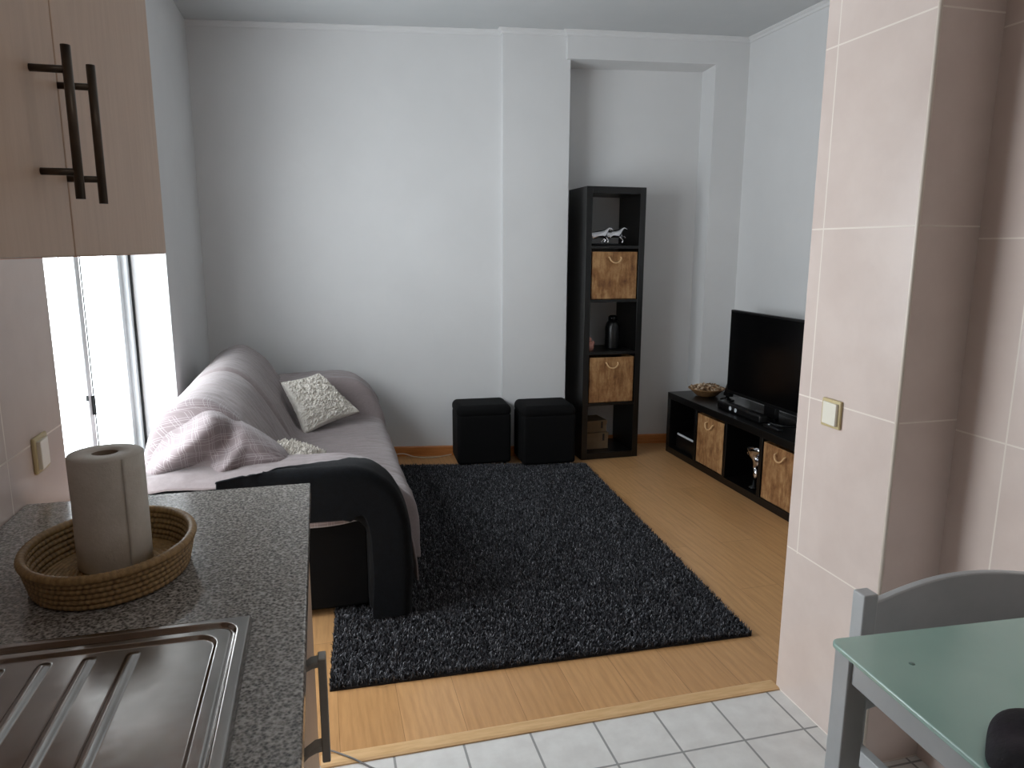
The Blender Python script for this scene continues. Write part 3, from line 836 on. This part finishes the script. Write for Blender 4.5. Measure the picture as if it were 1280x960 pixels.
def horse(ox, s, dy):
    g = lambda x, z, r, y=0: (ox+x*s, hy+dy+y, hz+.012+z*s, r*s*1.45)
    return [[g(-.045,.052,.013), g(-.015,.054,.014), g(.02,.056,.013), g(.04,.075,.009), g(.052,.09,.007), g(.07,.084,.006), g(.08,.078,.004)],
            [g(.02,.056,.013), g(.045,.04,.006,.006), g(.06,.045,.004,.006), g(.07,.03,.003,.006)],
            [g(.02,.056,.013), g(.035,.03,.006,-.006), g(.05,.02,.004,-.006), g(.045,.004,.004,-.006)],
            [g(-.045,.052,.013), g(-.06,.03,.007,.006), g(-.072,.018,.004,.006), g(-.085,.004,.004,.006)],
            [g(-.045,.052,.013), g(-.05,.03,.007,-.006), g(-.062,.016,.004,-.006), g(-.06,.002,.004,-.006)],
            [g(-.045,.052,.013), g(-.066,.062,.004), g(-.085,.058,.004), g(-.098,.045,.003)]]
skin('horse', horse(1.84, 1.15, -.008), M['chrome'], hf, 1); skin('horse', horse(1.955, 1.2, .018), M['chrome'], hf, 1)
# third cube: pink angel and dark bottle box
pz = cz[2][0]
pk = empty('ornament', (1.795, 4.66, pz), 'small pink round ornament in the middle open cube of the tall shelf', 'ornament')
bm = BM(); lathe(bm, [(0,0),(.026,.0),(.032,.02),(.03,.045),(.016,.06),(.0,.062)], (1.795, 4.66, pz), 20); mk('body', bm, M['pink'], pk)
bm = BM(); lathe(bm, [(0,0),(.014,.006),(.019,.02),(.014,.034),(0,.04)], (1.79, 4.655, pz+.055), 16); mk('head', bm, M['pink'], pk)
for s in (-1, 1):
    bm = BM(); lathe(bm, [(0,0),(.012,.012),(.014,.028),(0,.04)], (1.795+s*.028, 4.665, pz+.028), 12, 1, .5); mk('wing', bm, M['pink'], pk)
bt = empty('black_carafe', (1.99, 4.72, pz), 'tall black lidded carafe in the middle cube of the tall shelf', 'carafe')
bm = BM(); lathe(bm, [(0,0),(.05,.0),(.052,.01),(.052,.15),(.045,.18),(.03,.2),(0,.2)], (1.99, 4.72, pz), 28); mk('body', bm, M['black_plastic'], bt)
bm = BM(); lathe(bm, [(.028,.198),(.032,.2),(.032,.225),(.02,.235),(0,.236)], (1.99, 4.72, pz), 24); mk('lid', bm, M['gloss_black'], bt)
# bottom cube cartons
z5 = cz[0][0]
def carton(x0, x1, y0, y1, z0, z1, label, rz):
    e = empty('carton', ((x0+x1)/2, (y0+y1)/2, z0), label, 'carton')
    bm = BM(); box(bm, x0, x1, y0, y1, z0, z1, rz=rz); mk('body', bm, M['carton'], e, bevel=.002)
    bm = BM(); box(bm, x0-.003, x1+.003, y0-.003, y1+.003, z1-.03, z1+.003, rz=rz); mk('lid', bm, M['carton'], e, bevel=.002)
    bm = BM(); box(bm, x1-.045, x1-.03, y0-.0045, y0-.003, z1-.055, z1-.005, rz=rz, about=((x0+x1)/2, (y0+y1)/2, 0)); mk('label', bm, M['black_plastic'], e)
carton(1.768, 1.955, 4.66, 4.86, z5, z5+.115, 'larger brown carton under a smaller one in bottom cube of the tall shelf', 0)
carton(1.775, 1.945, 4.68, 4.85, z5+.1182, z5+.20, 'smaller brown carton stacked on the larger one in bottom cube of the tall shelf', .06)

# ------------------------------------------------------------------ tv unit and things on it
tu = empty('tv_unit', (2.6, 3.87, 0), 'low long black brown television bench of four open cubes by the right wall', 'tv bench')
TX0, TX1, TY0, TY1, TH = 2.404, 2.80, 3.085, 4.645, .44
for nm, b in (('top_panel', (TX0, TX1, TY0, TY1, TH-.045, TH)), ('bottom_panel', (TX0, TX1, TY0, TY1, 0, .045)),
              ('side_panel', (TX0, TX1, TY0, TY0+.045, .045, TH-.045)), ('side_panel', (TX0, TX1, TY1-.045, TY1, .045, TH-.045))):
    b_ = BM(); box(b_, *b); mk(nm, b_, M['black'], tu, bevel=.0015)
ys = [TY0+.045]; wq = (TY1-TY0-.09-.03*3)/4; cub = []
yy = TY0+.045
for k in range(4):
    cub.append((yy, yy+wq)); yy += wq
    if k < 3:
        b_ = BM(); box(b_, TX0+.001, TX1, yy, yy+.03, .045, TH-.045); mk('divider', b_, M['black'], tu, bevel=.001); yy += .03
b_ = BM(); box(b_, TX1-.008, TX1-.002, TY0+.04, TY1-.04, .04, TH-.04); mk('back_panel', b_, M['black'], tu)
storage_box(TX0+.006, TX1-.03, cub[2][0]+.006, cub[2][1]-.006, .0455, TH-.062, '-x', 'wood print fabric box in the television bench, second cube from the alcove', 'wood print storage boxes')
storage_box(TX0+.006, TX1-.03, cub[0][0]+.006, cub[0][1]-.006, .0455, TH-.062, '-x', 'wood print fabric box in the television bench beside the tiled pillar', 'wood print storage boxes')
# players in the far cube
bm = BM(); box(bm, 2.44, 2.74, 4.30, 4.56, .0455, .135); e = tag(mk('receiver', bm, M['black_plastic'], bevel=.003), 'black receiver box in the far cube of the television bench', 'receiver')
pl_ = empty('disc_player', (2.58, 4.42, .1355), 'slim silver fronted player lying on the black receiver', 'player')
bm = BM(); box(bm, 2.438, 2.72, 4.275, 4.53, .1358, .165); mk('body', bm, M['black_plastic'], pl_, bevel=.002)
bm = BM(); box(bm, 2.432, 2.438, 4.275, 4.53, .149, .163); mk('front_strip', bm, M['silver_plastic'], pl_, bevel=.001)
# chrome figurine in third cube
fy = (cub[1][0]+cub[1][1])/2-.055; fx = 2.47; zb = .0455
cf = empty('chrome_figurine', (fx, fy, zb), 'polished chrome abstract figurine in the television bench cube between the boxes', 'figurine')
bm = BM(); lathe(bm, [(0,0),(.04,0),(.04,.012),(.012,.02),(.009,.05),(0,.05)], (fx, fy, zb), 24); mk('plinth', bm, M['gloss_black'], cf)
def cg(dy, z, r, dx=0): return (fx+dx, fy+dy*1.25, zb+z*1.08, r*1.35)
skin('figure', [[cg(.01,.19,.024), cg(.0,.205,.030), cg(-.03,.225,.026), cg(-.055,.215,.012), cg(-.06,.18,.008), cg(-.035,.15,.007), cg(-.015,.155,.018)],
                [cg(-.01,.05,.012), cg(-.02,.085,.02), cg(0,.12,.012), cg(-.015,.155,.018), cg(.01,.19,.024), cg(.035,.215,.028), cg(.06,.21,.02)],
                [cg(.01,.19,.024), cg(.05,.165,.008), cg(.065,.185,.007), cg(.06,.21,.02)],
                [cg(-.015,.155,.018), cg(-.045,.17,.008), cg(-.05,.20,.007), cg(-.02,.225,.007)]], M['chrome'], cf, 2)
# bowl of potpourri
bx, by = 2.60, 4.45
bo = empty('potpourri_bowl', (bx, by, TH), 'shallow brown wicker bowl of dried potpourri on the television bench', 'bowl')
bm = BM(); lathe(bm, [(.0,.002),(.05,.0),(.07,.006),(.105,.038),(.125,.052),(.128,.056),(.122,.058),(.100,.046),(.062,.014),(.0,.010)], (bx, by, TH), 40); mk('dish', bm, M['wicker'], bo)
def petals(n, m, seed):
    r = random.Random(seed); bm = BM()
    for i in range(n):
        a = r.random()*2*PI; R = .105*math.sqrt(r.random()); z = TH+.045+.022*(1-(R/.105)**2)+r.random()*.014
        c = Vector((bx+R*math.cos(a), by+R*math.sin(a), z)); E = Euler((r.random()*3, r.random()*3, r.random()*6)).to_matrix()
        s = .010+r.random()*.010
        pts = [(0,-1,0),(.6,-.3,.25),(.5,.6,.1),(0,1,.0),(-.5,.6,.25),(-.6,-.3,.0)]
        vs = [bm.verts.new(c+E@(Vector(p)*s)) for p in pts]; vc = bm.verts.new(c+E@(Vector((0,0,-.45))*s))
        for k in range(6): bm.faces.new((vs[k], vs[(k+1)%6], vc))
    return bm
p1 = mk('potpourri', petals(150, 0, 1), M['potpourri'], bo); p1['kind'] = 'stuff'
p2 = mk('pale_potpourri', petals(60, 0, 2), M['potpourri_light'], bo); p2['kind'] = 'stuff'
# television
tv = empty('television', (2.62, 3.75, TH), 'large flat black television standing on the bench in front of right wall', 'television')
def slab(x0, x1, y0, y1, z0, z1): 
    b_ = BM(); box(b_, x0, x1, y0, y1, z0, z1); return b_
TVY0, TVY1, TZ0, TZ1 = 3.23, 4.20, .515, 1.066
mk('housing', slab(2.602, 2.630, TVY0, TVY1, TZ0, TZ1), M['black_plastic'], tv, bevel=.005)
mk('rear_bulge', slab(2.630, 2.665, TVY0+.15, TVY1-.15, TZ0+.04, TZ1-.16), M['black_plastic'], tv, bevel=.012)
mk('screen', slab(2.5995, 2.6025, TVY0+.014, TVY1-.014, TZ0+.022, TZ1-.014), M['gloss_black'], tv)
mk('stand_neck', slab(2.606, 2.636, 3.66, 3.78, TH+.01, TZ0+.05), M['black_plastic'], tv, bevel=.006)
bm = BM(); lathe(bm, [(0,0),(.11,0),(.11,.006),(.10,.012),(0,.014)], (2.62, 3.72, TH), 40, 1, 2.1); mk('stand_foot', bm, M['gloss_black'], tv)
# slim speaker left of the tv
sp = empty('desk_speaker', (2.66, 4.28, TH), 'slim black slanted speaker on oval foot at the left of the television', 'speaker')
bm = BM(); lathe(bm, [(0,0),(.055,0),(.055,.006),(.045,.012),(.016,.018),(.012,.035),(0,.036)], (2.66, 4.275, TH), 28, .8, 1); mk('foot', bm, M['gloss_black'], sp)
bm = BM(); prism(bm, [(4.31, TH+.03), (4.235, TH+.03), (4.205, TH+.20), (4.225, TH+.215)], 'x', 2.645, 2.68); mk('body', bm, M['black_plastic'], sp, bevel=.004)
# soundbar with two round drivers
sb = empty('soundbar', (2.50, 3.82, TH), 'small black soundbar with two silver round drivers under the television', 'soundbar')
bm = BM(); box(bm, 2.475, 2.53, 3.62, 4.10, TH, TH+.05); mk('body', bm, M['black_plastic'], sb, bevel=.012, seg=4)
for yy in (3.935, 3.875):
    bm = BM()
    vs = lathe(bm, [(.0,.0),(.009,.0),(.013,.002),(.014,.004),(.011,.004),(.008,.002),(0,.0015)], (0,0,0), 24)
    for v in bm.verts: v.co = Vector((2.476-v.co.z, yy+v.co.x, TH+.026+v.co.y))
    mk('driver', bm, M['silver_plastic'], sb)
bm = BM(); box(bm, 2.46, 2.50, 3.42, 3.56, TH, TH+.018); rm = mk('remote_control', bm, M['black_plastic'], bevel=.005)
tag(rm, 'black remote control lying near the front of the television bench', 'remote')
bm = BM(); lathe(bm, [(0,0),(.006,.0),(.006,.002),(0,.003)], (2.478, 3.53, TH+.018), 12); mk('button', bm, M['silver_plastic'], rm)

# ------------------------------------------------------------------ dining table and chair (grey metal)
TR = math.radians(-3.6); TC = Vector((.872, 1.018, 0))
def tl(x, y, z=0): # table local: x right from far left corner, y toward the camera negative
    return TC+Matrix.Rotation(TR, 3, 'Z')@Vector((x, y, z))
tb = empty('dining_table', tl(.35, -.55), 'small dining table with green frosted glass top and grey metal frame', 'table')
TW, TD = .70, 1.05
def rbox(x0, x1, y0, y1, z0, z1):
    bm = BM(); box(bm, x0, x1, y0, y1, z0, z1)
    R = Matrix.Rotation(TR, 3, 'Z')
    for v in bm.verts: v.co = TC+R@v.co
    return bm
bm = BM(); pts = []
rad = .018
for cx, cy, a0_ in ((TW-rad, -rad, 0), (rad, -rad, 90), (rad, -TD+rad, 180), (TW-rad, -TD+rad, 270)):
    for k in range(7): a = math.radians(a0_+k*15); pts.append((cx+rad*math.cos(a), cy+rad*math.sin(a)))
prism(bm, pts, 'z', .742, .752)
R_ = Matrix.Rotation(TR, 3, 'Z')
for v in bm.verts: v.co = TC+R_@v.co
mk('glass_top', bm, M['tableglass'], tb, bevel=.0025, seg=3)
i_ = .014
for x0, x1, y0, y1 in ((i_, i_+.022, -TD+i_, -i_), (TW-i_-.022, TW-i_, -TD+i_, -i_), (i_, TW-i_, -i_-.022, -i_), (i_, TW-i_, -TD+i_, -TD+i_+.022)):
    mk('apron', rbox(x0, x1, y0, y1, .692, .741), M['grey_metal'], tb, bevel=.002)
for x in (i_-.006, TW-i_-.036):
    for y in (-i_-.036, -TD+i_-.0):
        mk('leg', rbox(x, x+.042, y, y+.042, 0, .741), M['grey_metal'], tb, bevel=.003)
bm = BM(); lathe(bm, [(0,0),(.005,0),(.005,.0004),(0,.0006)], (.956, .913, .752), 16); mk('glass_pad', bm, mat('dark_green_pad', rgb(96,124,116), rgb(106,134,126), 5, .4), tb)
# chair
chx0, chx1, chy = 1.030, 1.565, 1.125
ch = empty('dining_chair', (1.25, .93, 0), 'grey metal dining chair with curved top rail pushed under glass table', 'chair')
for x in (chx0, chx1-.034):
    mk('rear_leg', slab(x, x+.034, chy-.012, chy+.022, 0, .768), M['grey_metal'], ch, bevel=.003)
    mk('front_leg', slab(x, x+.034, chy-.40, chy-.366, 0, .43), M['grey_metal'], ch, bevel=.003)
    mk('side_rail', slab(x+.006, x+.028, chy-.37, chy-.01, .40, .435), M['grey_metal'], ch, bevel=.002)
    mk('stretcher', slab(x+.008, x+.026, chy-.37, chy-.01, .16, .182), M['grey_metal'], ch, bevel=.002)
def toprail(lo, hi):
    bm = BM(); n = 24; A = []
    for i in range(n+1):
        t = i/n; x = chx0+.03+(chx1-chx0-.06)*t
        bow = .022*math.sin(PI*t); za = hi+.023*math.sin(PI*t); zb_ = lo+.004*math.sin(PI*t)
        A.append([bm.verts.new((x, chy+bow+dy, z)) for dy, z in ((-.009, zb_), (.009, zb_), (.009, za), (-.009, za))])
    for i in range(n):
        for k in range(4): bm.faces.new((A[i][k], A[i][(k+1)%4], A[i+1][(k+1)%4], A[i+1][k]))
    bm.faces.new(A[0]); bm.faces.new(A[-1][::-1]); return bm
mk('top_rail', toprail(.59, .748), M['grey_metal'], ch, bevel=.003)
mk('lower_rail', toprail(.505, .53), M['grey_metal'], ch, bevel=.003)
mk('front_rail', slab(chx0+.03, chx1-.03, chy-.395, chy-.373, .395, .43), M['grey_metal'], ch, bevel=.002)
mk('seat', slab(chx0-.005, chx1+.005, chy-.42, chy-.145, .436, .455), mat('grey_seat_pad', rgb(92,96,98), rgb(104,108,110), 40, .6), ch, bevel=.012, seg=4)

# black jacket heap on the table
def jacket(u, v):
    a = u*2*PI; r = math.sin(v*PI/2)
    p = tl(.182+.178*r*math.cos(a), -.375+(.115 if math.sin(a) > 0 else .30)*r*math.sin(a))
    e = 1+.05*math.sin(a*3+1)+.03*math.sin(a*7)
    x = tl(.182, -.375).x+(p.x-tl(.182, -.375).x)*e; y = tl(.182, -.375).y+(p.y-tl(.182, -.375).y)*e
    h = math.cos(v*PI/2)**.55
    z = .756+.045*h+nz((x, y, 0), 14, .016)*h+nz((x, y, 3), 5, .02)*h
    return (x, y, max(.7545, z))
jk = sheet('jacket', jacket, 120, 50, mat('black_purple_cloth', rgb(14,12,16), rgb(28,20,32), 20, .8, bmp=.5, bscale=120, kind='Position'))
tag(jk, 'black crumpled jacket lying on the green glass table', 'jacket')

# ------------------------------------------------------------------ cables
def cable(name, pts, r, m, label):
    bm = BM(); tube(bm, [tuple(p) for p in catmull(pts, 50)], r, 8); return tag(mk(name, bm, m), label, 'cable')
cable('power_cable', [(.43,4.945,.02),(.52,4.925,.03),(.60,4.89,.012),(.70,4.868,.006),(.80,4.885,.006),(.86,4.905,.008)], .0038, M['cable'], 'thin pale cable lying along the skirting behind the poufs')
cable('thin_cable', [(-.05,1.955,.012),(-.012,1.928,.0105),(.03,1.893,.0105),(.075,1.856,.0035),(.12,1.80,.0035),(.10,1.70,.0035),(.02,1.62,.0035)], .0026, M['cable_grey'], 'thin grey cable crossing the threshold beside the kitchen worktop')

# ------------------------------------------------------------------ light
wd = bpy.data.worlds.new('daylight'); scn.world = wd; wd.use_nodes = True
nt = wd.node_tree; bg = nt.nodes['Background']
bg.inputs[0].default_value = (.91, .955, 1.0, 1); bg.inputs[1].default_value = 8.5
def area(name, loc, direction, sx, sy, power, color=(1,1,1), portal=False):
    l = bpy.data.lights.new(name, 'AREA'); l.shape = 'RECTANGLE'; l.size = sx; l.size_y = sy; l.energy = power; l.color = color
    o = bpy.data.objects.new(name, l); COL.objects.link(o); o.location = loc
    o.rotation_euler = Vector(direction).to_track_quat('-Z', 'Y').to_euler()
    if portal: l.cycles.is_portal = True
    return o
area('window_portal', (-1.05, (y0w+y1w)/2, (z0+zt)/2), (1,0,0), y1w-y0w, zt-z0, 1, portal=True)
area('kitchen_fill', (.6, -.5, 2.78), (0,0,-1), .5, .5, 4.5, (1,.98,.96))  # unseen soft fill added overhead to lift the kitchen, no real fixture
scn.view_settings.view_transform = 'Standard'
scn.view_settings.look = 'None'
scn.view_settings.exposure = 0
scn.cycles.sample_clamp_indirect = 4
scn.cycles.max_bounces = 10; scn.cycles.diffuse_bounces = 6
